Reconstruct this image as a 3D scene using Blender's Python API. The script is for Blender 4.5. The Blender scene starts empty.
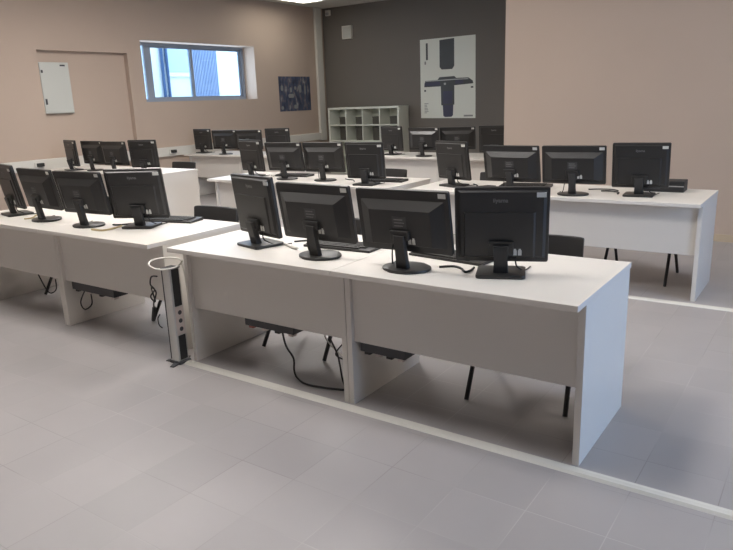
import bpy, bmesh, math, random
from mathutils import Vector, Matrix
random.seed(7)
SC = bpy.context.scene
COL = SC.collection
PI = math.pi

# ------------------------------------------------------------------ materials
def mat(name, col, rough=.5, metal=0.0, spec=.5, bump=0.0, bscale=60.0, var=0.0, emit=None, estr=0.0):
    m = bpy.data.materials.new(name); m.use_nodes = True
    nt = m.node_tree; b = nt.nodes['Principled BSDF']
    b.inputs['Base Color'].default_value = (*col, 1)
    b.inputs['Roughness'].default_value = rough
    b.inputs['Metallic'].default_value = metal
    b.inputs['Specular IOR Level'].default_value = spec
    if bump or var:
        tc = nt.nodes.new('ShaderNodeTexCoord')
        nz = nt.nodes.new('ShaderNodeTexNoise'); nz.inputs['Scale'].default_value = bscale
        nz.inputs['Detail'].default_value = 4
        nt.links.new(tc.outputs['Object'], nz.inputs['Vector'])
        if bump:
            bp = nt.nodes.new('ShaderNodeBump'); bp.inputs['Strength'].default_value = bump
            bp.inputs['Distance'].default_value = .002
            nt.links.new(nz.outputs['Fac'], bp.inputs['Height'])
            nt.links.new(bp.outputs['Normal'], b.inputs['Normal'])
        if var:
            n2 = nt.nodes.new('ShaderNodeTexNoise'); n2.inputs['Scale'].default_value = 1.7
            n2.inputs['Detail'].default_value = 3
            nt.links.new(tc.outputs['Object'], n2.inputs['Vector'])
            mx = nt.nodes.new('ShaderNodeMix'); mx.data_type = 'RGBA'
            mx.inputs[6].default_value = (*[c * (1 - var) for c in col], 1)
            mx.inputs[7].default_value = (*[min(1, c * (1 + var)) for c in col], 1)
            nt.links.new(n2.outputs['Fac'], mx.inputs[0])
            nt.links.new(mx.outputs[2], b.inputs['Base Color'])
    if emit:
        b.inputs['Emission Color'].default_value = (*emit, 1)
        b.inputs['Emission Strength'].default_value = estr
    return m

M = {}
M['beige'] = mat('beige_paint', (.505, .405, .33), .75, spec=.25, bump=.12, bscale=90, var=.03)
M['boxd'] = mat('dark_box_tone', (.085, .080, .068), .7, spec=.2, var=.1)
M['base'] = mat('skirting_paint', (.52, .42, .30), .6, spec=.3, var=.03)
M['grey'] = mat('grey_paint', (.175, .160, .142), .7, spec=.25, bump=.12, bscale=90, var=.04)
M['ceil'] = mat('ceiling_paint', (.62, .60, .55), .85, spec=.2, bump=.1, bscale=50)
M['lam'] = mat('white_laminate', (.74, .705, .655), .36, spec=.45, bump=.03, bscale=220, var=.015)
M['trunk'] = mat('white_trunking', (.70, .68, .62), .45, spec=.4, var=.02)
M['shelf'] = mat('shelf_white', (.74, .76, .68), .5, spec=.35, var=.02)
M['black'] = mat('black_plastic', (.025, .024, .023), .38, spec=.5, bump=.06, bscale=400)
M['blackm'] = mat('black_matte_plastic', (.034, .033, .032), .55, spec=.4, bump=.05, bscale=300)
M['screen'] = mat('dark_screen', (.008, .009, .011), .18, spec=.5)
M['stick'] = mat('white_sticker', (.62, .62, .58), .6, spec=.3, var=.05)
M['print'] = mat('grey_lettering', (.17, .17, .165), .5)
M['rating'] = mat('rating_label', (.055, .055, .055), .5, var=.3)
M['chair'] = mat('chair_black', (.030, .028, .027), .6, spec=.4, bump=.15, bscale=250)
M['steel'] = mat('black_steel_tube', (.02, .02, .022), .35, spec=.5, var=.05)
M['alu'] = mat('brushed_aluminium', (.60, .60, .58), .38, metal=.75, bump=.04, bscale=300, var=.03)
M['dgrey'] = mat('dark_grey_plastic', (.05, .05, .055), .5, var=.1)
M['socket'] = mat('socket_plastic', (.58, .50, .46), .5, var=.04)
M['red'] = mat('red_plastic', (.30, .09, .07), .5, var=.1)
M['cblack'] = mat('black_cable', (.018, .018, .018), .5, var=.1)
M['cwhite'] = mat('white_cable', (.68, .66, .60), .5, var=.05)
M['ctan'] = mat('tan_cable', (.42, .33, .17), .55, var=.1)
M['winblue'] = mat('window_aluminium', (.33, .38, .46), .45, metal=.2, var=.03)
M['cab'] = mat('cabinet_white', (.55, .56, .52), .45, spec=.4, bump=.03, var=.02)
M['paper'] = mat('poster_paper', (.74, .76, .69), .55, spec=.3, var=.02)
M['inkd'] = mat('poster_dark_ink', (.055, .060, .062), .5, bump=.05, bscale=30, var=.5)
M['inkp'] = mat('poster_violet_ink', (.050, .050, .088), .5, var=.45)
M['inkg'] = mat('poster_grey_ink', (.26, .27, .26), .5, var=.1)
M['inkl'] = mat('poster_light_ink', (.42, .43, .42), .5, var=.1)
M['lampf'] = mat('lamp_housing', (.75, .75, .72), .4, var=.02)
M['diff'] = mat('lamp_diffuser', (.9, .9, .85), .5, emit=(1.0, .95, .91), estr=32.0)
M['diff_dim'] = mat('dimmed_lamp_diffuser', (.9, .9, .85), .5, emit=(1.0, .95, .85), estr=6.0)  # emission turned down to keep a bright spot off the wall
M['diffm'] = mat('weaker_lamp_diffuser', (.9, .9, .85), .5, emit=(1.0, .92, .82), estr=15.0)  # weaker emission for the lamp added over the desk ends
M['facade'] = mat('pale_render', (.74, .80, .82), .8, bump=.1, bscale=8, var=.03)
M['clad'] = mat('blue_cladding', (.26, .34, .50), .5, var=.06)
M['pipe'] = mat('dark_blue_pipe', (.04, .09, .20), .5, var=.05)
M['bglass'] = mat('far_window_glass', (.42, .55, .68), .12, var=.1)
M['ground'] = mat('outdoor_concrete', (.5, .5, .48), .9, bump=.2, bscale=15, var=.1)

def glass_mat():
    m = bpy.data.materials.new('clear_glass'); m.use_nodes = True
    nt = m.node_tree; nt.nodes.clear()
    out = nt.nodes.new('ShaderNodeOutputMaterial'); mx = nt.nodes.new('ShaderNodeMixShader')
    tr = nt.nodes.new('ShaderNodeBsdfTransparent'); gl = nt.nodes.new('ShaderNodeBsdfGlossy')
    fr = nt.nodes.new('ShaderNodeFresnel'); fr.inputs['IOR'].default_value = 1.3
    tr.inputs['Color'].default_value = (.93, .97, 1, 1); gl.inputs['Roughness'].default_value = .02
    nt.links.new(fr.outputs[0], mx.inputs[0]); nt.links.new(tr.outputs[0], mx.inputs[1])
    nt.links.new(gl.outputs[0], mx.inputs[2]); nt.links.new(mx.outputs[0], out.inputs[0])
    return m
M['glass'] = glass_mat()

def tile_mat():
    m = bpy.data.materials.new('grey_floor_tiles'); m.use_nodes = True
    nt = m.node_tree; b = nt.nodes['Principled BSDF']; L = nt.links
    tc = nt.nodes.new('ShaderNodeTexCoord'); mp = nt.nodes.new('ShaderNodeMapping')
    mp.inputs['Location'].default_value = (-.23 + 30, 30, 0)
    br = nt.nodes.new('ShaderNodeTexBrick'); br.offset = 0.0; br.squash = 1.0
    br.inputs['Scale'].default_value = 1.0; br.inputs['Brick Width'].default_value = .3
    br.inputs['Row Height'].default_value = .3; br.inputs['Mortar Size'].default_value = .0022
    br.inputs['Mortar Smooth'].default_value = .3; br.inputs['Bias'].default_value = 0
    br.inputs['Color1'].default_value = (.372, .350, .345, 1)
    br.inputs['Color2'].default_value = (.400, .376, .370, 1)
    br.inputs['Mortar'].default_value = (.37, .345, .33, 1)
    L.new(tc.outputs['Object'], mp.inputs['Vector']); L.new(mp.outputs[0], br.inputs['Vector'])
    nz = nt.nodes.new('ShaderNodeTexNoise'); nz.inputs['Scale'].default_value = 2.3; nz.inputs['Detail'].default_value = 5
    L.new(tc.outputs['Object'], nz.inputs['Vector'])
    # grout tint wanders between pale and dark along the joints
    n3 = nt.nodes.new('ShaderNodeTexNoise'); n3.inputs['Scale'].default_value = 1.1
    L.new(tc.outputs['Object'], n3.inputs['Vector'])
    g = nt.nodes.new('ShaderNodeMix'); g.data_type = 'RGBA'
    g.inputs[6].default_value = (.30, .28, .27, 1); g.inputs[7].default_value = (.455, .43, .42, 1)
    cr = nt.nodes.new('ShaderNodeValToRGB'); cr.color_ramp.elements[0].position = .40; cr.color_ramp.elements[1].position = .60
    L.new(n3.outputs['Fac'], cr.inputs[0]); L.new(cr.outputs[0], g.inputs[0]); L.new(g.outputs[2], br.inputs['Mortar'])
    mx = nt.nodes.new('ShaderNodeMix'); mx.data_type = 'RGBA'; mx.blend_type = 'MULTIPLY'; mx.inputs[0].default_value = 1
    rr = nt.nodes.new('ShaderNodeValToRGB')
    rr.color_ramp.elements[0].color = (.90, .90, .90, 1); rr.color_ramp.elements[1].color = (1.05, 1.05, 1.05, 1)
    L.new(nz.outputs['Fac'], rr.inputs[0]); L.new(br.outputs['Color'], mx.inputs[6]); L.new(rr.outputs[0], mx.inputs[7])
    L.new(mx.outputs[2], b.inputs['Base Color'])
    b.inputs['Roughness'].default_value = .42; b.inputs['Specular IOR Level'].default_value = .4
    bp = nt.nodes.new('ShaderNodeBump'); bp.inputs['Strength'].default_value = .25; bp.inputs['Distance'].default_value = .002; bp.invert = True
    L.new(br.outputs['Fac'], bp.inputs['Height']); L.new(bp.outputs['Normal'], b.inputs['Normal'])
    return m
M['tile'] = tile_mat()

def photo_mat():
    m = bpy.data.materials.new('dark_collage_print'); m.use_nodes = True
    nt = m.node_tree; b = nt.nodes['Principled BSDF']; L = nt.links
    tc = nt.nodes.new('ShaderNodeTexCoord'); mp = nt.nodes.new('ShaderNodeMapping')
    mp.inputs['Scale'].default_value = (1, 9, 4.5)
    nz = nt.nodes.new('ShaderNodeTexNoise'); nz.inputs['Scale'].default_value = 1.3; nz.inputs['Detail'].default_value = 5
    cr = nt.nodes.new('ShaderNodeValToRGB'); e = cr.color_ramp.elements
    e[0].position = .3; e[0].color = (.028, .034, .055, 1); e[1].position = .72; e[1].color = (.34, .36, .36, 1)
    k = cr.color_ramp.elements.new(.5); k.color = (.065, .085, .145, 1)
    k = cr.color_ramp.elements.new(.58); k.color = (.14, .12, .14, 1)
    L.new(tc.outputs['Object'], mp.inputs[0]); L.new(mp.outputs[0], nz.inputs['Vector'])
    L.new(nz.outputs['Fac'], cr.inputs[0]); L.new(cr.outputs[0], b.inputs['Base Color'])
    b.inputs['Roughness'].default_value = .35
    return m
M['collage'] = photo_mat()

# ------------------------------------------------------------------ mesh helpers
def box(bm, x0, x1, y0, y1, z0, z1, bev=0.0, seg=2):
    vs = [bm.verts.new((x, y, z)) for z in (z0, z1) for y in (y0, y1) for x in (x0, x1)]
    fs = [(0, 2, 3, 1), (4, 5, 7, 6), (0, 1, 5, 4), (2, 6, 7, 3), (0, 4, 6, 2), (1, 3, 7, 5)]
    F = [bm.faces.new([vs[i] for i in f]) for f in fs]
    if bev:
        es = list({e for f in F for e in f.edges})
        bmesh.ops.bevel(bm, geom=es, offset=bev, segments=seg, affect='EDGES', profile=.5)

def prism(bm, pts, f, bev=0.0):
    """pts: closed 2-D outline, f(u, v, t) -> 3-D for t in (0, 1)."""
    a = [bm.verts.new(f(u, v, 0)) for u, v in pts]; b = [bm.verts.new(f(u, v, 1)) for u, v in pts]
    n = len(pts)
    F = [bm.faces.new(a[::-1]), bm.faces.new(b)]
    for i in range(n):
        F.append(bm.faces.new((a[i], a[(i + 1) % n], b[(i + 1) % n], b[i])))
    if bev:
        es = list({e for e in F[0].edges} | {e for e in F[1].edges})
        bmesh.ops.bevel(bm, geom=es, offset=bev, segments=2, affect='EDGES', profile=.5)

def rrect(w, h, r, n=4, cx=0, cy=0):
    out = []
    for sx, sy, a0 in ((1, 1, 0), (-1, 1, PI / 2), (-1, -1, PI), (1, -1, 1.5 * PI)):
        for k in range(n + 1):
            a = a0 + PI / 2 * k / n
            out.append((cx + sx * (w / 2 - r) + r * math.cos(a), cy + sy * (h / 2 - r) + r * math.sin(a)))
    return out

def frustum(bm, r0, y0, r1, y1):
    """two rectangles (x0,x1,z0,z1) at depths y0 and y1, joined."""
    def ring(r, y): return [bm.verts.new(p) for p in ((r[0], y, r[2]), (r[1], y, r[2]), (r[1], y, r[3]), (r[0], y, r[3]))]
    a, b = ring(r0, y0), ring(r1, y1)
    bm.faces.new(a[::-1]); bm.faces.new(b)
    for i in range(4): bm.faces.new((a[i], a[(i + 1) % 4], b[(i + 1) % 4], b[i]))

def smooth_path(pts, n=6):
    P = [Vector(p) for p in pts]
    if len(P) < 3: return P
    out = []
    for i in range(len(P) - 1):
        p0, p1, p2, p3 = P[max(i - 1, 0)], P[i], P[i + 1], P[min(i + 2, len(P) - 1)]
        for k in range(n):
            t = k / n
            out.append(.5 * ((2 * p1) + (p2 - p0) * t + (2 * p0 - 5 * p1 + 4 * p2 - p3) * t * t + (-p0 + 3 * p1 - 3 * p2 + p3) * t ** 3))
    out.append(P[-1]); return out

def tube(bm, pts, r, sides=8, closed=False, flat=1.0):
    P = [Vector(p) for p in pts]; n = len(P); rings = []
    up = Vector((0, 0, 1))
    prev = None
    for i, p in enumerate(P):
        if closed: t = (P[(i + 1) % n] - P[i - 1])
        else: t = P[min(i + 1, n - 1)] - P[max(i - 1, 0)]
        if t.length < 1e-9: t = Vector((0, 0, 1))
        t.normalize()
        if prev is None:
            a = t.cross(up)
            if a.length < 1e-3: a = t.cross(Vector((0, 1, 0)))
        else:
            a = prev - t * prev.dot(t)
        a.normalize(); prev = a; b = t.cross(a)
        rings.append([bm.verts.new(p + (a * math.cos(2 * PI * k / sides) * flat + b * math.sin(2 * PI * k / sides)) * r) for k in range(sides)])
    m = n if closed else n - 1
    for i in range(m):
        A, B = rings[i], rings[(i + 1) % n]
        for k in range(sides):
            bm.faces.new((A[k], A[(k + 1) % sides], B[(k + 1) % sides], B[k]))
    if not closed:
        bm.faces.new(rings[0][::-1]); bm.faces.new(rings[-1])

def obj(name, bm, m, parent=None, smooth=False):
    bmesh.ops.recalc_face_normals(bm, faces=bm.faces[:])
    me = bpy.data.meshes.new(name); bm.to_mesh(me); bm.free()
    if m is not None: me.materials.append(M[m])
    if smooth:
        for p in me.polygons: p.use_smooth = True
        if hasattr(me, 'set_sharp_from_angle'): me.set_sharp_from_angle(angle=math.radians(35))
    o = bpy.data.objects.new(name, me); COL.objects.link(o)
    if parent is not None: o.parent = parent
    return o

def NB(): return bmesh.new()

def boxobj(name, m, dims, parent=None, bev=0.0):
    b = NB(); box(b, *dims, bev=bev); return obj(name, b, m, parent)

def tag(o, label, cat, group=None):
    o['label'] = label; o['category'] = cat
    if group: o['group'] = group
    return o

def thing(name, label, cat, loc=(0, 0, 0), rz=0.0, group=None):
    o = bpy.data.objects.new(name, None); COL.objects.link(o)
    o.location = loc; o.rotation_euler = (0, 0, rz); o.empty_display_size = .1
    return tag(o, label, cat, group)

def structure(o):
    o['kind'] = 'structure'; return o

def copy_tree(o, parent=None):
    c = o.copy(); COL.objects.link(c)
    if parent is not None: c.parent = parent
    for ch in list(o.children): copy_tree(ch, c)
    return c

# ------------------------------------------------------------------ setting
XL, YB, XR, YF, ZC = -8.70, 9.62, 4.2, -5.2, 3.44
structure(boxobj('floor', 'tile', (XL, XR, YF, YB, -.12, 0)))
structure(boxobj('ceiling', 'ceil', (XL - .5, XR + .3, YF - .2, YB + .2, ZC, ZC + .15)))
structure(boxobj('wall_back', 'grey', (XL, -2.5, YB, YB + .2, 0, ZC)))
structure(boxobj('wall_front', 'beige', (XL - .1, XR + .2, YF - .2, YF, 0, ZC)))
# beige partition that steps forward in front of the grey wall
structure(boxobj('wall_partition', 'beige', (-2.52, XR, 5.08, YB + .2, 0, ZC)))
structure(boxobj('baseboard_partition', 'base', (-2.52, XR, 5.066, 5.08, 0, .075)))

# left wall with the deep window opening and the shallow blocked-up doorway
WY0, WY1, WZ0, WZ1 = 4.83, 7.44, 1.62, 2.588
NY0, NY1, NZ1 = 3.06, 4.56, 2.378
b = NB(); D = .46
def lw(y0, y1, z0, z1, x1=XL): box(b, XL - D, x1, y0, y1, z0, z1)
lw(YF - .2, NY0, 0, ZC)
lw(NY0, NY1, NZ1, ZC); lw(NY0, NY1, 0, NZ1, XL - .09)
lw(NY1, WY0, 0, ZC)
lw(WY0, WY1, 0, WZ0); lw(WY0, WY1, WZ1, ZC)
lw(WY1, YB + .2, 0, ZC)
structure(obj('wall_left', b, 'beige'))

# window 1: aluminium frame, two sliding sashes
FX = XL - .35
w1 = bpy.data.objects.new('window_1', None); COL.objects.link(w1); structure(w1)
b = NB()
for y0, y1, z0, z1 in ((WY0, WY0 + .05, WZ0, WZ1), (WY1 - .05, WY1, WZ0, WZ1), (WY0 + .05, WY1 - .05, WZ0, WZ0 + .05), (WY0 + .05, WY1 - .05, WZ1 - .045, WZ1)):
    box(b, FX - .05, FX + .05, y0, y1, z0, z1)
obj('window_frame', b, 'winblue', w1)
for k, (y0, y1, x, wl, wr) in enumerate(((5.13, 6.18, FX + .012, .14, .05), (6.12, WY1 - .05, FX - .012, .05, .035))):
    b = NB(); z0, z1 = WZ0 + .05, WZ1 - .045; s = .05
    box(b, x - .015, x + .015, y0, y0 + wl, z0, z1); box(b, x - .015, x + .015, y1 - wr, y1, z0, z1)
    box(b, x - .015, x + .015, y0 + wl, y1 - wr, z0, z0 + .03); box(b, x - .015, x + .015, y0 + wl, y1 - wr, z1 - .03, z1)
    f = obj('sash', b, 'winblue', w1)
    boxobj('pane', 'glass', (x - .003, x + .003, y0 + wl, y1 - wr, z0 + .03, z1 - .03), f)
boxobj('pane', 'glass', (FX - .03, FX - .024, WY0 + .05, 5.135, WZ0 + .05, WZ1 - .045), w1)

# right wall with a daylight window (beyond the picture's edge)
b = NB(); RW = [(-.4, 1.7)]; rz0, rz1 = .95, 2.5
box(b, XR, XR + .3, YF - .2, RW[0][0], 0, ZC); box(b, XR, XR + .3, RW[0][1], 5.08, 0, ZC)
for y0, y1 in RW:
    box(b, XR, XR + .3, y0, y1, 0, rz0); box(b, XR, XR + .3, y0, y1, rz1, ZC)
structure(obj('wall_right', b, 'beige'))
for k, (y0, y1) in enumerate(RW):
    w = bpy.data.objects.new('window_%d' % (k + 2), None); COL.objects.link(w); structure(w)
    b = NB(); s = .06
    for a in ((y0, y0 + s, rz0, rz1), (y1 - s, y1, rz0, rz1), (y0 + s, y1 - s, rz0, rz0 + s), (y0 + s, y1 - s, rz1 - s, rz1), ((y0 + y1) / 2 - .03, (y0 + y1) / 2 + .03, rz0 + s, rz1 - s)):
        box(b, XR + .12, XR + .18, *a)
    obj('window_frame', b, 'winblue', w)
    boxobj('pane', 'glass', (XR + .145, XR + .152, y0 + s, y1 - s, rz0 + s, rz1 - s), w)

# wall trunking along the left wall, and its riser in the corner
b = NB()
box(b, XL, XL + .055, YF, YB - .32, .715, .865, .006); box(b, XL + .055, XL + .058, YF, YB - .32, .785, .795)
structure(obj('trim_1', b, 'trunk'))
b = NB(); box(b, XL, XL + .06, YB - .32, YB - .12, .70, ZC, .006)
structure(obj('trim_2', b, 'trunk'))

# floor trunking strips along the fronts of the two right-hand desk rows
def floor_duct(name, x0, x1, y0, y1):
    b = NB(); h = .013
    prism(b, [(y0, 0), (y1, 0), (y1 - .012, h * .8), ((y0 + y1) / 2, h), (y0 + .012, h * .8)], lambda u, v, t: (x0 + (x1 - x0) * t, u, v))
    return structure(obj(name, b, 'trunk', smooth=False))
floor_duct('trim_3', -2.44, 3.6, .035, .098)
floor_duct('trim_4', -2.42, 3.6, 2.655, 2.715)

# ------------------------------------------------------------------ outside, beyond the window
structure(boxobj('outside_ground', 'ground', (-20, XL - .5, 0, 20, -.6, -.5)))
nb = thing('outside_building', 'pale rendered building with blue corrugated cladding seen through the window', 'building', (-12, 9, -.5))
b = NB(); box(b, -.6, 0, -5, 6, 0, 5.5); obj('facade', b, 'facade', nb)
b = NB(); n = 17
for k in range(n):
    y = -.30 + .83 * k / n
    prism(b, [(y, .0), (y + .012, .05), (y + .032, .05), (y + .0488, .0)], lambda u, v, t: (v + .01, u, .8 + 3.4 * t))
obj('corrugated_cladding', b, 'clad', nb)
b = NB(); box(b, 0, .03, -.96, -.31, 2.80, 3.5); obj('window_pane', b, 'bglass', nb)
b = NB(); box(b, 0, .06, -1.02, -.30, 2.70, 2.79); obj('ledge', b, 'facade', nb)
b = NB(); box(b, 0, .05, -1.02, -.30, 2.0, 2.22); obj('ledge', b, 'bglass', nb)
for y in (-1.13, -1.0):
    b = NB(); tube(b, [(.05, y, .0), (.05, y, 5.2)], .035, 10); obj('downpipe', b, 'pipe', nb, True)
for y0, y1 in ((-1.62, -1.5),):
    b = NB(); box(b, 0, .05, y0, y1, 0, 5.2); obj('pilaster', b, 'clad', nb)

# ------------------------------------------------------------------ ceiling lamps
def lamp(x0, x1, y0, y1, label, dm='diff'):
    t = thing('ceiling_lamp', label, 'lamp', ((x0 + x1) / 2, (y0 + y1) / 2, ZC), group='fluorescent ceiling lamps')
    w, d = (x1 - x0) / 2, (y1 - y0) / 2
    b = NB(); s = .03
    box(b, -w, w, -d, d, -.012, 0)
    for a in ((-w, -w + s, -d, d), (w - s, w, -d, d), (-w + s, w - s, -d, -d + s), (-w + s, w - s, d - s, d)): box(b, *a, -.055, -.012)
    obj('housing', b, 'lampf', t)
    boxobj('diffuser', dm, (-w + s, w - s, -d + s, d - s, -.045, -.03), t)
for x, y, where in (  # all but the corner lamp are out of view, placed to light the room
        (-8.18, 7.15, 'in the far ceiling corner between window wall and grey wall'),
        (-5.60, 4.30, 'over the rear desk row before the cube shelf'),
        (-6.50, 2.00, 'over the aisle behind the socket post'),
        (-3.00, 1.55, 'over the aisle behind the nearest desks'),
        (-4.60, -.90, 'over the desks behind the socket post'),
        (.30, 1.90, 'added to warm the floor at the desk ends'),  # unseen lamp, added to warm the floor here
        (-1.75, -.90, 'over the nearest desk row')):
    lamp(x, x + .56, y, y + 1.22, 'lit fluorescent ceiling lamp ' + where, 'diff_dim' if y > 7 else ('diffm' if x > 0 else 'diff'))

# ------------------------------------------------------------------ desks
DW, DD, DH, DT = 1.2, .79, .74, .027
def make_desk():
    t = thing('desk', '-', 'desk', group='white computer desks in rows')
    b = NB(); box(b, 0, DW, 0, DD, DH - DT, DH, .0025); obj('tabletop', b, 'lam', t)
    for x in (.001, DW - .031):
        b = NB(); box(b, x, x + .03, .112, DD - .015, 0, DH - DT, .0015); obj('end_panel', b, 'lam', t)
    b = NB(); box(b, .031, DW - .031, .135, .155, .342, DH - DT, .001); obj('modesty_panel', b, 'lam', t)
    return t
ROW = {  # far-left corner x of each pair of desks, near edge y, where it stands
    'front': (-2.40, 0.0), 'post': (-4.98, 0.0),
    'partition': (-2.40, 2.67), 'middle': (-5.0, 2.67), 'cabinet': (-8.44, 2.67),
    'shelf': (-4.945, 5.55), 'window': (-8.44, 5.27)}
DESK_LABELS = {
    'front': ('white desk next to the socket post, in the row nearest the camera', 'nearest white desk, whose bluish outer end panel stands on the open floor'),
    'post': ('white desk at the edge of the photo, standing behind the socket post row end', 'white desk ending just short of the grey socket post, a chair behind it'),
    'partition': ('white desk in front of the partition, joined to the desk of the middle block', 'white desk with its end panel facing the skirting of the beige partition'),
    'middle': ('white desk of the middle block whose open end faces the aisle', 'white desk of the middle block touching the row before the partition'),
    'cabinet': ('white desk against the wall trunking below the electrical cabinet', 'white desk with a broad bare end panel, below the window'),
    'shelf': ('white desk in front of the cube shelf, rear row', 'white rear desk running behind the beige partition'),
    'window': ('white rear desk in the corner against the window wall', 'white rear desk of the window corner, its end by the aisle')}
desk0 = None
for k, (x, y) in ROW.items():
    for i in range(2):
        if desk0 is None: desk0 = make_desk(); d = desk0
        else: d = copy_tree(desk0)
        d.location = (x + i * (DW + .002), y, 0); d['label'] = DESK_LABELS[k][i]

# ------------------------------------------------------------------ monitors
def text_mesh(body, size):
    c = bpy.data.curves.new('lettering', 'FONT'); c.body = body; c.size = size; c.align_x = 'CENTER'; c.align_y = 'CENTER'
    c.extrude = .0004; c.offset = .0006
    o = bpy.data.objects.new('tmp_text', c); COL.objects.link(o)
    dg = bpy.context.evaluated_depsgraph_get()
    me = bpy.data.meshes.new_from_object(o.evaluated_get(dg))
    bpy.data.objects.remove(o); bpy.data.curves.remove(c)
    return me
LOGO = text_mesh('iiyama', .026); LOGO.materials.clear(); LOGO.materials.append(M['print'])

def twin_label(par, x, y, z):
    b = NB()
    for dx in (-.019, .002):
        box(b, x + dx, x + dx + .016, y - .0006, y, z - .013, z + .011)
        box(b, x + dx + .003, x + dx + .013, y - .0006, y, z + .011, z + .018)
    obj('sticker', b, 'stick', par)

def make_monitor(kind):
    t = thing('monitor', '-', 'monitor')
    sq = kind == 's'
    w, h, z0 = (.41, .346, .059) if sq else (.488, .303, .087)
    # stand
    b = NB()
    if sq:
        prism(b, rrect(.218, .195, .02), lambda u, v, tt: (u, v, .016 * tt), .004)
    else:
        prism(b, [(.122 * math.cos(a), .1 * math.sin(a)) for a in [2 * PI * k / 32 for k in range(32)]], lambda u, v, tt: (u, v, .014 * tt), .005)
    obj('base', b, 'black', t, True)
    b = NB()
    if sq:
        prism(b, [(-.034, .0), (.034, .0), (.030, .05), (.033, .13), (-.033, .13), (-.030, .05)], lambda u, v, tt: (u, -.072 + .034 * tt + (.03 * (1 - v / .13)), .012 + v), .004)
    else:
        prism(b, [(-.032, .0), (.032, .0), (.026, .05), (.028, .165), (-.028, .165), (-.026, .05)], lambda u, v, tt: (u, -.078 + .03 * tt + (.03 * (1 - v / .165)), .010 + v), .004)
    obj('neck', b, 'blackm', t, True)
    # tilting panel, origin at the middle of its lower edge
    b = NB()
    prism(b, rrect(w, h, .010, 3, 0, h / 2), lambda u, v, tt: (u, .022 * tt, v), .003)
    if sq:
        frustum(b, (-w / 2 + .012, w / 2 - .012, .02, h - .012), .001, (-w / 2 + .026, w / 2 - .026, .030, h - .02), -.010)
        frustum(b, (-w / 2 + .034, w / 2 - .050, .022, h * .69), -.004, (-w / 2 + .046, w / 2 - .066, .030, h * .676), -.017)
        box(b, -.055, .055, -.040, -.02, .045, .105, .004)
    else:
        frustum(b, (-w * .455, w * .455, .030, h * .845), .001, (-w * .33, w * .33, .046, h * .71), -.034)
        box(b, -.05, .05, -.050, -.02, .075, .12, .004)
    p = obj('display_panel', b, 'black', t); p.location = (0, 0, z0)
    boxobj('screen', 'screen', (-w / 2 + .016, w / 2 - .016, .0222, .0236, .02, h - .016), p)
    yb = -.0008
    if sq:
        lg = bpy.data.objects.new('logo', LOGO); COL.objects.link(lg); lg.parent = p
        lg.location = (-.004, -.0105, h * .835); lg.rotation_euler = (PI / 2, 0, 0)
        boxobj('asset_sticker', 'stick', (w / 2 - .056, w / 2 - .016, -.0115, -.006, h - .042, h - .021), p)
        twin_label(p, .072, -.0172, .050)
    else:
        boxobj('asset_sticker', 'stick', (w / 2 - .050, w / 2 - .012, yb, .0, h - .032, h - .010), p)
        boxobj('rating_label', 'rating', (-.038, .036, -.0346, -.0335, .125, .185), p)
        b = NB()
        for k in range(3): box(b, -.028, .018 + .008 * (k % 2), -.0352, -.0345, .138 + .015 * k, .143 + .015 * k)
        obj('rating_text', b, 'print', p)
        twin_label(p, .056, -.0342, .066)
    # video lead from the panel's underside to the desk
    b = NB(); sx = -1 if not sq else 1
    tube(b, smooth_path([(sx * .062, -.012, z0 + .045), (sx * .066, -.02, z0 - .005), (sx * .078, .0, .03), (sx * .085 + .02 * sx, .055, .006), (sx * .13, .13, .005)]), .0035, 6)
    obj('video_lead', b, 'cblack', t, True)
    return t, p
PROTO = {}
MON = {
 'front': (('s', -1.936, .299, -.234, .117), ('w', -1.432, .222, -.03, .175), ('w', -.882, .195, .033, .176), ('s', -.452, .313, .375, .146)),
 'post': (('s', -4.61, .31, -.203, .167), ('w', -4.09, .255, -.05, .186), ('w', -3.534, .244, .08, .196), ('s', -3.130, .388, .46, .18)),
 'partition': (('s', -2.101, 3.017, -.33, .146), ('w', -1.453, 2.81, -.03, .20), ('w', -.949, 2.83, .11, .186), ('s', -.478, 2.955, .10, .15)),
 'middle': (('s', -4.65, 3.05, -.17, .10), ('w', -4.052, 2.94, .03, .18), ('w', -3.554, 2.965, .06, .135), ('s', -2.938, 2.82, .12, .12)),
 'cabinet': (('s', -7.82, 2.83, -.22, .06), ('w', -7.43, 2.90, -.02, .07), ('w', -6.895, 2.86, .03, .112), ('s', -6.444, 2.964, .29, .10)),
 'shelf': (('s', -4.585, 5.856, -.19, .074), ('w', -3.969, 5.70, -.06, .06), ('w', -3.526, 5.86, .22, .15), ('s', -2.975, 5.83, .18, .1)),
 'window': (('s', -8.27, 5.57, .02, .05), ('w', -7.567, 5.41, .15, .065), ('w', -7.0, 5.40, .19, .07), ('s', -6.58, 5.62, .36, .11))}
KIND = {'s': 'squarish', 'w': 'wide'}
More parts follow.
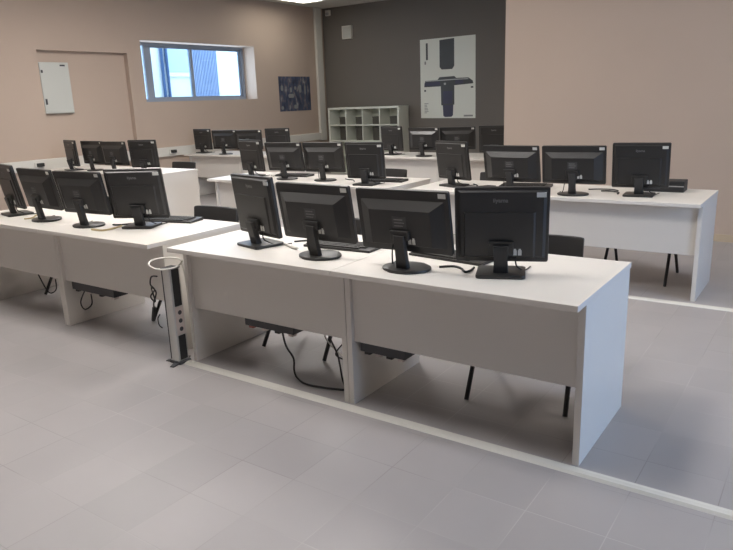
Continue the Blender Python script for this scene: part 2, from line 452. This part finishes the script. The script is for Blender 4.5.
MON_LABELS = {
 'front': ('squarish black monitor nearest the socket post on the nearest desk row', 'wide black monitor next to the squarish one by the socket post, nearest row', 'wide black monitor next to the logo-backed one at the end, nearest row', 'squarish black monitor with pale logo at the bare desk end, nearest row'),
 'post': ('squarish black monitor cut by the photo edge, desk behind the socket post', 'wide black monitor with cables, second from photo edge behind the socket post', 'wide black monitor over tan cables on the desk behind the socket post', 'squarish black monitor at the desk end just behind the socket post'),
 'partition': ('squarish black monitor beside the junction of the two desk blocks, before partition', 'wide black monitor standing before the vertical corner of the beige partition', 'wide black monitor before the partition, neighbour of the squarish one with black box', 'squarish black monitor beside the small black box, against the beige partition'),
 'middle': ('squarish black monitor at the aisle end of the middle desk block', 'wide black monitor next to the aisle-end squarish one, middle desk block', 'wide black monitor below the cube shelf, middle desk block', 'squarish black monitor in front of the cube shelf, inner end of middle block'),
 'cabinet': ('narrow-looking turned black monitor below the electrical cabinet, end of its row', 'wide black monitor overlapped by its turned neighbour, below the electrical cabinet', 'wide black monitor below the blocked doorway, beside the squarish one', 'squarish black monitor at the bare panel end, below the blocked doorway'),
 'shelf': ('squarish black monitor covering the cube shelf corner, rear row', 'wide black monitor beside the cube shelf, rear row', 'wide black monitor under the white poster, rear row', 'squarish black monitor half hidden behind the beige partition, rear row'),
 'window': ('squarish black monitor below the window mullion, rear corner row', 'wide black monitor with bluish reflection below the window, rear corner row', 'wide black monitor below the window reveal, rear corner row', 'squarish black monitor below the collage poster, rear corner row')}
for k, row in MON.items():
    for i, (kind, x, y, yaw, tilt) in enumerate(row):
        if kind not in PROTO: PROTO[kind] = make_monitor(kind)[0]; o = PROTO[kind]
        else: o = copy_tree(PROTO[kind])
        o.location = (x, y, DH + .0005); o.rotation_euler = (0, 0, yaw)
        o['label'] = MON_LABELS[k][i]
        o['group'] = '%s monitors on the desks' % KIND[kind]
        for c in o.children:
            if c.name.startswith('display_panel'): c.rotation_euler = (tilt, 0, 0)

# ------------------------------------------------------------------ keyboards and the small black box
def make_keyboard():
    t = thing('keyboard', '-', 'keyboard', group='black keyboards')
    b = NB(); prism(b, [(-.075, 0), (.075, 0), (.075, .022), (-.075, .012)], lambda u, v, tt: (-.22 + .44 * tt, u, v), .002); obj('case', b, 'black', t)
    b = NB(); sl = .010 / .15
    for r in range(5):
        y = -.062 + r * .024; z = .012 + (y + .075) * sl
        n = 15 if r else 9
        x = -.207
        for c in range(n):
            wk = .0255 if r or c not in (4,) else .13
            if r == 0 and c > 4: wk = .030
            box(b, x, x + wk - .003, y, y + .020, z, z + .007); x += wk
    obj('key', b, 'blackm', t)
    return t
kb0 = None
for x, y, a, lab in ((-3.13, .64, .22, 'black keyboard on the desk just behind the socket post, past its squarish monitor'),
                     (-1.46, .46, .05, 'black keyboard lying behind the wide monitors of the nearest row, nearer the socket post'),
                     (-.80, .50, -.12, 'black keyboard lying behind the logo-backed monitor, nearest row'),
                     (-1.48, 3.18, .12, 'black keyboard behind the wide monitor before the partition corner'),
                     (-4.18, 3.20, .10, 'black keyboard behind the wide monitor near the aisle, middle block'),
                     (-2.92, 3.12, .1, 'black keyboard behind the squarish monitor at the inner end of middle block')):
    if kb0 is None: kb0 = make_keyboard(); o = kb0
    else: o = copy_tree(kb0)
    o.location = (x, y, DH + .0005); o.rotation_euler = (0, 0, a); o['label'] = lab
t = thing('mini_computer', 'small black computer box with a silver strip, on the desk before the partition', 'computer', (-.36, 3.30, DH + .0005), .03)
b = NB(); box(b, -.15, .15, -.09, .09, 0, .085, .006); obj('case', b, 'blackm', t)
b = NB(); box(b, .02, .148, -.0915, -.088, .042, .050); obj('silver_strip', b, 'alu', t)
b = NB(); box(b, -.12, -.02, -.0912, -.088, .02, .03); obj('slot', b, 'dgrey', t)

# ------------------------------------------------------------------ chairs
def make_chair():
    t = thing('chair', '-', 'chair', group='black stacking chairs behind the desks')
    b = NB()
    prism(b, rrect(.45, .43, .06, 5), lambda u, v, tt: (u, v, .43 + .045 * tt - .02 * (v / .43)), .012); obj('seat', b, 'chair', t, True)
    b = NB()   # gently curved backrest pad
    n = 10; rows = []
    for tt in (0, 1):
        rows.append([])
        for k in range(n + 1):
            u = -.225 + .45 * k / n; cy = .03 * (1 - (u / .225) ** 2)
            rows[-1].append((u, cy, tt))
    outl = []
    for k in range(n + 1): u = -.225 + .45 * k / n; outl.append((u, .235 + .03 * (1 - (u / .225) ** 2)))
    for k in range(n, -1, -1): u = -.225 + .45 * k / n; outl.append((u, .265 + .03 * (1 - (u / .225) ** 2)))
    prism(b, outl, lambda u, v, tt: (u, v - .03 * (1 - tt), .57 + .225 * tt), .010)
    obj('backrest', b, 'chair', t, True)
    for s in (-1, 1):
        b = NB(); tube(b, smooth_path([(s * .25, -.235, .006), (s * .243, -.10, .24), (s * .234, -.02, .42)]), .0125, 8); obj('leg', b, 'steel', t, True)
        b = NB(); tube(b, smooth_path([(s * .25, .27, .006), (s * .243, .13, .24), (s * .234, .03, .42)]), .0125, 8); obj('leg', b, 'steel', t, True)
        b = NB(); tube(b, smooth_path([(s * .234, -.02, .42), (s * .225, .12, .41), (s * .21, .20, .47), (s * .20, .245, .60), (s * .195, .262, .74)]), .011, 8); obj('back_upright', b, 'steel', t, True)
    b = NB(); tube(b, [(-.234, 0, .42), (.234, 0, .42)], .011, 8); obj('cross_bar', b, 'steel', t, True)
    return t
ch0 = None
for x, y, a, lab in ((-.475, .71, .14, 'black chair behind the logo-backed monitor, tucked under the nearest desk'),
                     (-1.92, .73, 0.0, 'black chair tucked under the desk beside the socket post, legs showing below'),
                     (-3.02, .72, 0.0, 'black chair whose back shows past the desk end behind the socket post'),
                     (-4.50, .75, 0.1, 'black chair under the desk at the photo edge, one leg showing'),
                     (-.52, 3.33, 0.0, 'black chair under the desk before the partition, its splayed legs showing'),
                     (-1.92, 3.42, 0.0, 'black chair under the partition desk joined to the middle block'),
                     (-3.24, 3.43, 0.0, 'black chair behind the inner end of the middle desk block'),
                     (-6.60, 3.46, 0.0, 'black chair behind the bare end panel below the window')):
    if ch0 is None: ch0 = make_chair(); o = ch0
    else: o = copy_tree(ch0)
    o.location = (x, y, 0); o.rotation_euler = (0, 0, a); o['label'] = lab

# ------------------------------------------------------------------ socket boxes hung behind the front panels
def hung_box(x0, x1, y0, y1, z0, label, red=False):
    t = thing('socket_box', label, 'socket box', ((x0 + x1) / 2, y0, z0))
    w = (x1 - x0) / 2
    b = NB(); box(b, -w, w, 0, y1 - y0, 0, .11, .004); obj('tray', b, 'dgrey', t)
    for k in range(4):
        x = -w + .035 + k * (2 * w - .07) / 3
        b = NB(); box(b, x - .018, x + .018, .012, .05, -.018, 0.001, .003); obj('plug', b, 'red' if red and k == 0 else ('socket' if k % 2 else 'blackm'), t)
hung_box(-1.15, -.88, .157, .27, .285, 'dark socket box hanging behind the front panel of the nearest desk')
hung_box(-1.97, -1.60, .157, .27, .290, 'dark socket box with a red plug behind the front panel next to the socket post', True)
hung_box(-3.72, -3.22, .157, .27, .275, 'dark socket box with dangling leads under the desk behind the socket post')

# ------------------------------------------------------------------ socket post in the gap between the two front desks
t = thing('socket_post', 'short silver service post with dark channels and sockets between the desks', 'service post', (-2.452, .050, 0))
b = NB()
for a in (0, PI / 2, PI, 1.5 * PI):
    c, s = math.cos(a + .3), math.sin(a + .3)
    prism(b, [(-.02, 0), (.02, 0), (.014, .095), (-.014, .095)], lambda u, v, tt, c=c, s=s: (v * c - u * s, v * s + u * c, .002 + .014 * tt * (1 - v / .14)), 0)
box(b, -.05, .05, -.045, .045, 0.003, .02, .004)
obj('base_plate', b, 'dgrey', t)
b = NB(); box(b, -.042, .038, -.04, .04, .02, .60, .006); obj('column', b, 'alu', t)
b = NB(); box(b, -.034, -.026, -.0415, -.038, .03, .598); obj('groove', b, 'dgrey', t)
for z0, z1 in ((.03, .185), (.37, .598)):
    b = NB(); box(b, .036, .041, -.026, .026, z0, z1); obj('channel_cover', b, 'blackm', t)
b = NB(); box(b, .036, .044, -.030, .030, .188, .366, .003); sm = obj('socket_module', b, 'socket', t)
for z in (.225, .277, .329):
    b = NB(); prism(b, [(.014 * math.cos(2 * PI * k / 14), .014 * math.sin(2 * PI * k / 14)) for k in range(14)], lambda u, v, tt, z=z: (.0435 + .0015 * tt, u, z + v)); obj('socket', b, 'dgrey', sm)
b = NB(); box(b, -.040, .040, -.042, .042, .60, .606, .002); obj('cap', b, 'dgrey', t)

b = NB(); R = .098; pts = []
for k in range(40):
    a = 2 * PI * k / 40
    x, y = R * math.cos(a), R * .93 * math.sin(a)
    pts.append((-2.425 + x, .0 + y, .645 - .11 * x + .10 * y + .003 * math.sin(2 * a)))
tube(b, pts, .0055, 8, True)
tube(b, smooth_path([pts[4], (-2.350, .07, .57), (-2.365, .092, .38), (-2.372, .098, .18), (-2.372, .10, .06)]), .004, 6)
tag(obj('cable', b, 'cwhite', None, True), 'white cable coiled in a loop over the top of the socket post', 'cable')
b = NB()
tube(b, smooth_path([(-2.545, .02, .545), (-2.60, .02, .535), (-2.618, .02, .485), (-2.585, .02, .455), (-2.63, .02, .405), (-2.59, .02, .38), (-2.612, .02, .465), (-2.572, .02, .44), (-2.60, .015, .37), (-2.608, .02, .33)]), .005, 6)
tube(b, [(-2.608, .02, .34), (-2.632, .02, .25)], .012, 8)
tube(b, smooth_path([(-2.56, .02, .30), (-2.585, .02, .27), (-2.58, .02, .23), (-2.552, .02, .215)]), .004, 6)
tag(obj('power_cord', b, 'cblack', None, True), 'black cord knotted in loops hanging against the side of the socket post', 'cord')

# ------------------------------------------------------------------ loose cables
def cable(name, m, pts, r, label, cat='cable'):
    b = NB(); tube(b, smooth_path(pts), r, 6); return tag(obj(name, b, m, None, True), label, cat)
Z = DH + .006
cable('power_cord', 'cblack', [(-1.735, .215, .27), (-1.70, .20, .195), (-1.65, .20, .13), (-1.66, .21, .05), (-1.63, .205, .008), (-1.52, .17, .008), (-1.33, .21, .008), (-1.262, .25, .008)], .006, 'black cord curving over the floor under the desk by the socket post', 'cord')
cable('power_cord', 'cblack', [(-1.385, .20, .31), (-1.335, .2, .22), (-1.32, .2, .16), (-1.305, .2, .07), (-1.285, .215, .008)], .005, 'black cord hanging down beside the panels joining the two nearest desks', 'cord')
cable('power_cord', 'cblack', [(-1.275, .20, .30), (-1.32, .19, .25), (-1.335, .19, .215), (-1.29, .19, .20)], .004, 'short black lead forking off beside the joined end panels, nearest row', 'cord')
cable('cable', 'trunk', [(-1.58, .40, .28), (-1.585, .42, .19), (-1.53, .46, .10), (-1.42, .5, .02), (-1.33, .48, .06), (-1.30, .42, .16)], .004, 'pale cable drooping in a loop under the desk by the socket post')
cable('power_cord', 'cblack', [(-3.63, .20, .27), (-3.71, .20, .165), (-3.67, .20, .115), (-3.57, .20, .17), (-3.565, .2, .26)], .005, 'black lead looping under the socket box behind the socket post', 'cord')
cable('power_cord', 'cblack', [(-4.46, .30, .33), (-4.44, .32, .22), (-4.42, .36, .10), (-4.38, .40, .12), (-4.40, .42, .2)], .005, 'black lead dangling under the desk at the photo edge', 'cord')
cable('cable', 'cwhite', [(-1.80, .36, Z), (-1.75, .335, Z), (-1.70, .31, Z), (-1.655, .30, Z)], .008, 'short white cable on the desk between two monitors by the socket post')
cable('cable', 'cblack', [(-1.80, .44, Z), (-1.74, .50, Z), (-1.66, .53, Z)], .005, 'black cable running behind the monitors nearest the socket post')
cable('cable', 'cblack', [(-.755, .285, Z), (-.70, .325, Z), (-.65, .305, Z), (-.617, .268, Z), (-.600, .255, Z), (-.592, .29, Z), (-.602, .345, Z)], .0055, 'black cable bunched between the wide and logo-backed monitors, nearest row')
cable('cable', 'ctan', [(-3.36, .15, Z), (-3.25, .16, Z), (-3.25, .25, Z), (-3.28, .33, Z)], .007, 'tan cable curling round the monitor foot behind the socket post')
cable('cable', 'cblack', [(-3.38, .33, Z), (-3.33, .35, Z), (-3.28, .42, Z), (-3.27, .5, Z)], .006, 'black cable beside the tan one behind the socket post')
cable('cable', 'ctan', [(-4.33, .36, Z), (-4.31, .30, Z + .01), (-4.28, .25, Z), (-4.29, .19, Z)], .006, 'tan cable by the wide monitor near the photo edge')
cable('cable', 'cblack', [(-1.97, 3.15, Z), (-1.90, 3.08, Z), (-1.86, 3.0, Z), (-1.80, 3.08, Z), (-1.72, 3.08, Z)], .006, 'black cable in a zigzag beside the partition-corner monitor')
cable('cable', 'cblack', [(-.80, 3.08, Z), (-.74, 3.10, Z), (-.68, 3.07, Z), (-.645, 3.02, Z), (-.64, 2.96, Z)], .006, 'black cable between the two monitors before the beige partition')
cable('cable', 'cblack', [(-.92, 3.14, Z), (-.84, 3.18, Z), (-.74, 3.19, Z), (-.68, 3.13, Z)], .005, 'thin black cable behind the monitors before the beige partition')
cable('cable', 'cblack', [(-3.42, 3.13, Z), (-3.34, 3.08, Z), (-3.27, 3.06, Z), (-3.2, 2.98, Z)], .006, 'black cable between the inner two monitors of the middle block')
cable('cable', 'cwhite', [(-4.50, 3.18, Z), (-4.44, 3.12, Z), (-4.36, 3.08, Z)], .008, 'white cable beside the aisle-end monitors of the middle block')

# ------------------------------------------------------------------ cube shelf
t = thing('cube_shelf', 'pale open cube shelf standing against the grey wall', 'shelf', (-7.457, 9.2, 0))
W, DP, HH, TH = 1.785, .385, 1.385, .038
x0, x1 = -W / 2, W / 2
for x in (x0, x1 - TH): boxobj('side_panel', 'shelf', (x, x + TH, 0, DP, 0, HH), t, .002)
for z, nm in ((0.0, 'bottom_panel'), (HH - TH, 'top_panel')): boxobj(nm, 'shelf', (x0 + TH, x1 - TH, 0, DP, z, z + TH), t, .002)
cw = (W - 2 * TH) / 4; chh = (HH - 2 * TH) / 4
for k in (1, 2, 3): boxobj('shelf_board', 'shelf', (x0 + TH, x1 - TH, .002, DP, TH + chh * k - .011, TH + chh * k + .011), t)
for k in (1, 2, 3):
    b = NB()
    for r in range(4):
        box(b, x0 + TH + cw * k - .011, x0 + TH + cw * k + .011, .001, DP, TH + chh * r + .011, TH + chh * (r + 1) - .011)
    obj('divider', b, 'shelf', t)

boxobj('back_panel', 'shelf', (x0 + TH, x1 - TH, DP - .008, DP, TH, HH - TH), t)
box0 = None
for r, hgt, rn in ((3, .155, 'top'), (2, .285, 'second')):  # plain dark boxes sized to the dark areas in the cubes
    for c, cn in enumerate(('first', 'second', 'third', 'fourth')):
        q = thing('dark_box', 'dark box in the %s cube from the room corner, %s row of shelf' % (cn, rn), 'box',
                  (-7.457 + x0 + TH + cw * (c + .70), 9.2 + .19, TH + chh * r + .0115), group='dark boxes in the cube shelf')
        b = NB(); box(b, -.105, .105, -.10, .10, 0, hgt - .02, .003); obj('body', b, 'boxd', q)
        b = NB(); box(b, -.109, .109, -.104, .104, hgt - .02, hgt, .003); obj('lid', b, 'boxd', q)

# ------------------------------------------------------------------ things on the walls
# white poster
t = thing('hanging_poster', 'white poster of a dark handheld device hanging on the grey wall', 'poster', (-5.69, YB - .004, 1.87))
b = NB(); n = 12   # sheet with its upper edge slightly slack
prism(b, [(-.60, -.745), (.605, -.76), (.60, .762), (-.602, .755)], lambda u, v, tt: (u, -.002 + .003 * tt, v)); obj('sheet', b, 'paper', t)
def ink(name, m, polys, y=-.004):
    if name != 'printed_text': polys = [[p] for p in polys]
    else: polys = [polys]
    for ps in polys:
        b = NB()
        for pts in ps: prism(b, pts, lambda u, v, tt: (u, y + .0012 * tt, v))
        obj(name, b, m, t)
def r4(x0, x1, z0, z1): return [(x0, z0), (x1, z0), (x1, z1), (x0, z1)]
# pixel (u,v) on the sheet -> local metres
def S(u, v): return ((u - 447.9) / 55.6 * 1.20, (77.3 - v) / 81.5 * 1.51)
def SP(*p): return [S(*q) for q in p]
ink('printed_device', 'inkd', [SP((440.2, 65.5), (440.2, 38.4), (455, 37.6), (455, 65), (453, 68), (442.5, 68)),
                              SP((424.0, 85.2), (424.2, 81.5), (425.5, 78.6), (438, 78.2), (440, 75.6), (455, 75.2), (457, 77.2), (469, 77.3), (473.2, 80.6), (473.8, 83.4), (455, 84.5), (455, 104), (454, 104.2), (442.3, 104.6), (441.6, 104), (441.3, 85)),])
ink('printed_handle', 'inkp', [SP((443.2, 104.5), (454, 104.2), (453.6, 115), (452, 116.6), (445.5, 116.8), (443.8, 115.5)), SP((425, 84.2), (425, 80.8), (440.5, 80.2), (440.5, 83.8)), SP((456, 83.2), (456, 79.6), (464, 79.6), (464, 82.8)), SP((443.5, 103), (443.5, 90), (453, 90), (453, 103))], -.0056)
ink('printed_highlight', 'inkl', [SP((426, 79.6), (426, 78.6), (457, 78.0), (469, 78.2), (469, 79.0), (457, 79.0)), SP((444.5, 83.6), (444.5, 81.6), (446.6, 81.6), (446.6, 83.6))], -.0068)
ink('printed_lettering', 'inkd', [SP((426.2, 57.5), (426.2, 40.5), (428.2, 40.5), (428.2, 57.5)), SP((424, 89.9), (424, 88), (425.8, 88), (425.8, 89.9)), SP((471.4, 87.8), (471.4, 86.2), (473.8, 86.2), (473.8, 87.8))], -.0056)
ink('printed_text', 'inkg', [SP((424 + 0, v + .7), (424, v), (424 + 4.2 - (v % 2), v), (424 + 4.2 - (v % 2), v + .7)) for v in (102, 103.6, 105.2, 106.8, 108.4, 110, 111.6)] + [SP((464.5, 116.6), (464.5, 114.9), (473.5, 114.9), (473.5, 116.6)), SP((424.6, 62), (424.6, 58.8), (426.2, 58.8), (426.2, 62))], -.0056)

# collage poster on the left wall
t = thing('hanging_poster', 'dark blue collage poster on the beige wall beside the window', 'poster', (XL + .002, 8.57, 1.70))
b = NB(); box(b, 0, .004, -.495, .495, -.345, .345); obj('sheet', b, 'collage', t)
for y0, y1, z0, z1 in ((-.44, -.37, .06, .17), (.12, .20, .02, .18), (.29, .345, -.02, .17), (-.17, -.10, .03, .13), (-.03, .04, .08, .15), (-.22, -.05, -.08, .0), (-.06, .06, -.30, -.22), (-.46, -.38, -.31, -.24)):
    b = NB(); prism(b, rrect(y1 - y0, z1 - z0, .03, 3, (y0 + y1) / 2, (z0 + z1) / 2), lambda u, v, tt: (.004 + .0015 * tt, u, v))
    obj('printed_figure', b, 'inkg', t)

# electrical cabinet, partly over the blocked doorway
t = thing('electrical_cabinet', 'white electrical cabinet on the wall in the blocked doorway', 'cabinet', (XL - .088, 3.30, 1.855))
b = NB(); box(b, 0, .06, -.235, .235, -.36, .36, .004); obj('body', b, 'cab', t)
b = NB(); box(b, .061, .075, -.225, .225, -.35, .35, .003); d = obj('door', b, 'cab', t)
b = NB(); box(b, .075, .088, -.205, -.180, -.23, -.15, .003); obj('handle', b, 'dgrey', d)
b = NB(); box(b, .075, .085, -.212, -.185, .21, .25, .003); obj('lock', b, 'dgrey', d)
b = NB(); box(b, .075, .078, .09, .17, .305, .328); obj('name_plate', b, 'dgrey', d)

t = thing('mounted_speaker', 'small square white wall speaker high on the grey wall', 'speaker', (-8.037, YB, 2.91))
b = NB(); box(b, -.122, .122, -.06, 0, -.132, .132, .006); obj('body', b, 'trunk', t)
b = NB(); box(b, -.10, .10, -.064, -.058, -.11, .11, .003); obj('grille', b, 'cab', t)
t = thing('mounted_sensor', 'small pale sensor at the ceiling end of the grey wall', 'sensor', (-8.53, YB, 3.34))
b = NB(); box(b, -.06, .06, -.05, 0, -.06, .055, .008); obj('body', b, 'trunk', t)
b = NB(); prism(b, rrect(.08, .05, .012, 3), lambda u, v, tt: (u, -.058 + .01 * tt, v - .02)); obj('lens', b, 'inkl', t)
for y, lab in ((2.81, 'black plug in the wall trunking below the electrical cabinet'), (5.20, 'black plug in the wall trunking below the window')):
    t = thing('mounted_socket', lab, 'plug', (XL + .058, y, .79))
    b = NB(); box(b, 0, .012, -.07, .07, -.045, .045, .003); obj('socket_plate', b, 'trunk', t)
    b = NB(); box(b, .012, .06, -.045, .05, -.02, .03, .006); obj('plug', b, 'blackm', t)

# ------------------------------------------------------------------ light
world = bpy.data.worlds.new('daylight'); SC.world = world; world.use_nodes = True
bg = world.node_tree.nodes['Background']; bg.inputs[0].default_value = (.58, .77, 1.0, 1); bg.inputs[1].default_value = 4.0
def area(name, loc, rot, sx, sy, power, col):
    l = bpy.data.lights.new(name, 'AREA'); l.shape = 'RECTANGLE'; l.size = sx; l.size_y = sy; l.energy = power; l.color = col
    o = bpy.data.objects.new(name, l); COL.objects.link(o); o.location = loc; o.rotation_euler = rot
    return o
for k, (y0, y1) in enumerate(RW):
    area('window_daylight', (XR + .05, (y0 + y1) / 2, (rz0 + rz1) / 2), (0, PI / 2, 0), rz1 - rz0 - .1, y1 - y0 - .1, 80, (.38, .60, 1.0))
area('window_daylight', (FX + .07, (WY0 + WY1) / 2, (WZ0 + WZ1) / 2), (0, -PI / 2, 0), WZ1 - WZ0 - .1, WY1 - WY0 - .2, 22, (.6, .78, 1.0))

# ------------------------------------------------------------------ camera
cx, cy, cz, yaw, pit, rol, f = 0.75213, -2.44602, 1.53145, -0.616404, 0.256382, -0.037453, 669.139
F = Vector((math.sin(yaw) * math.cos(pit), math.cos(yaw) * math.cos(pit), -math.sin(pit)))
R = Vector((math.cos(yaw), -math.sin(yaw), 0)); U = R.cross(F)
R2 = R * math.cos(rol) + U * math.sin(rol); U2 = U * math.cos(rol) - R * math.sin(rol)
cam = bpy.data.cameras.new('camera'); co = bpy.data.objects.new('camera', cam); COL.objects.link(co)
m3 = Matrix((R2, U2, -F)).transposed()
co.matrix_world = Matrix.Translation((cx, cy, cz)) @ m3.to_4x4()
cam.sensor_width = 36; cam.lens = 36 * f / 733; cam.clip_start = .05; cam.clip_end = 200
SC.camera = co

vs = SC.view_settings
vs.view_transform = 'Standard'; vs.look = 'None'; vs.gamma = 1; vs.use_curve_mapping = False; vs.exposure = 0.2
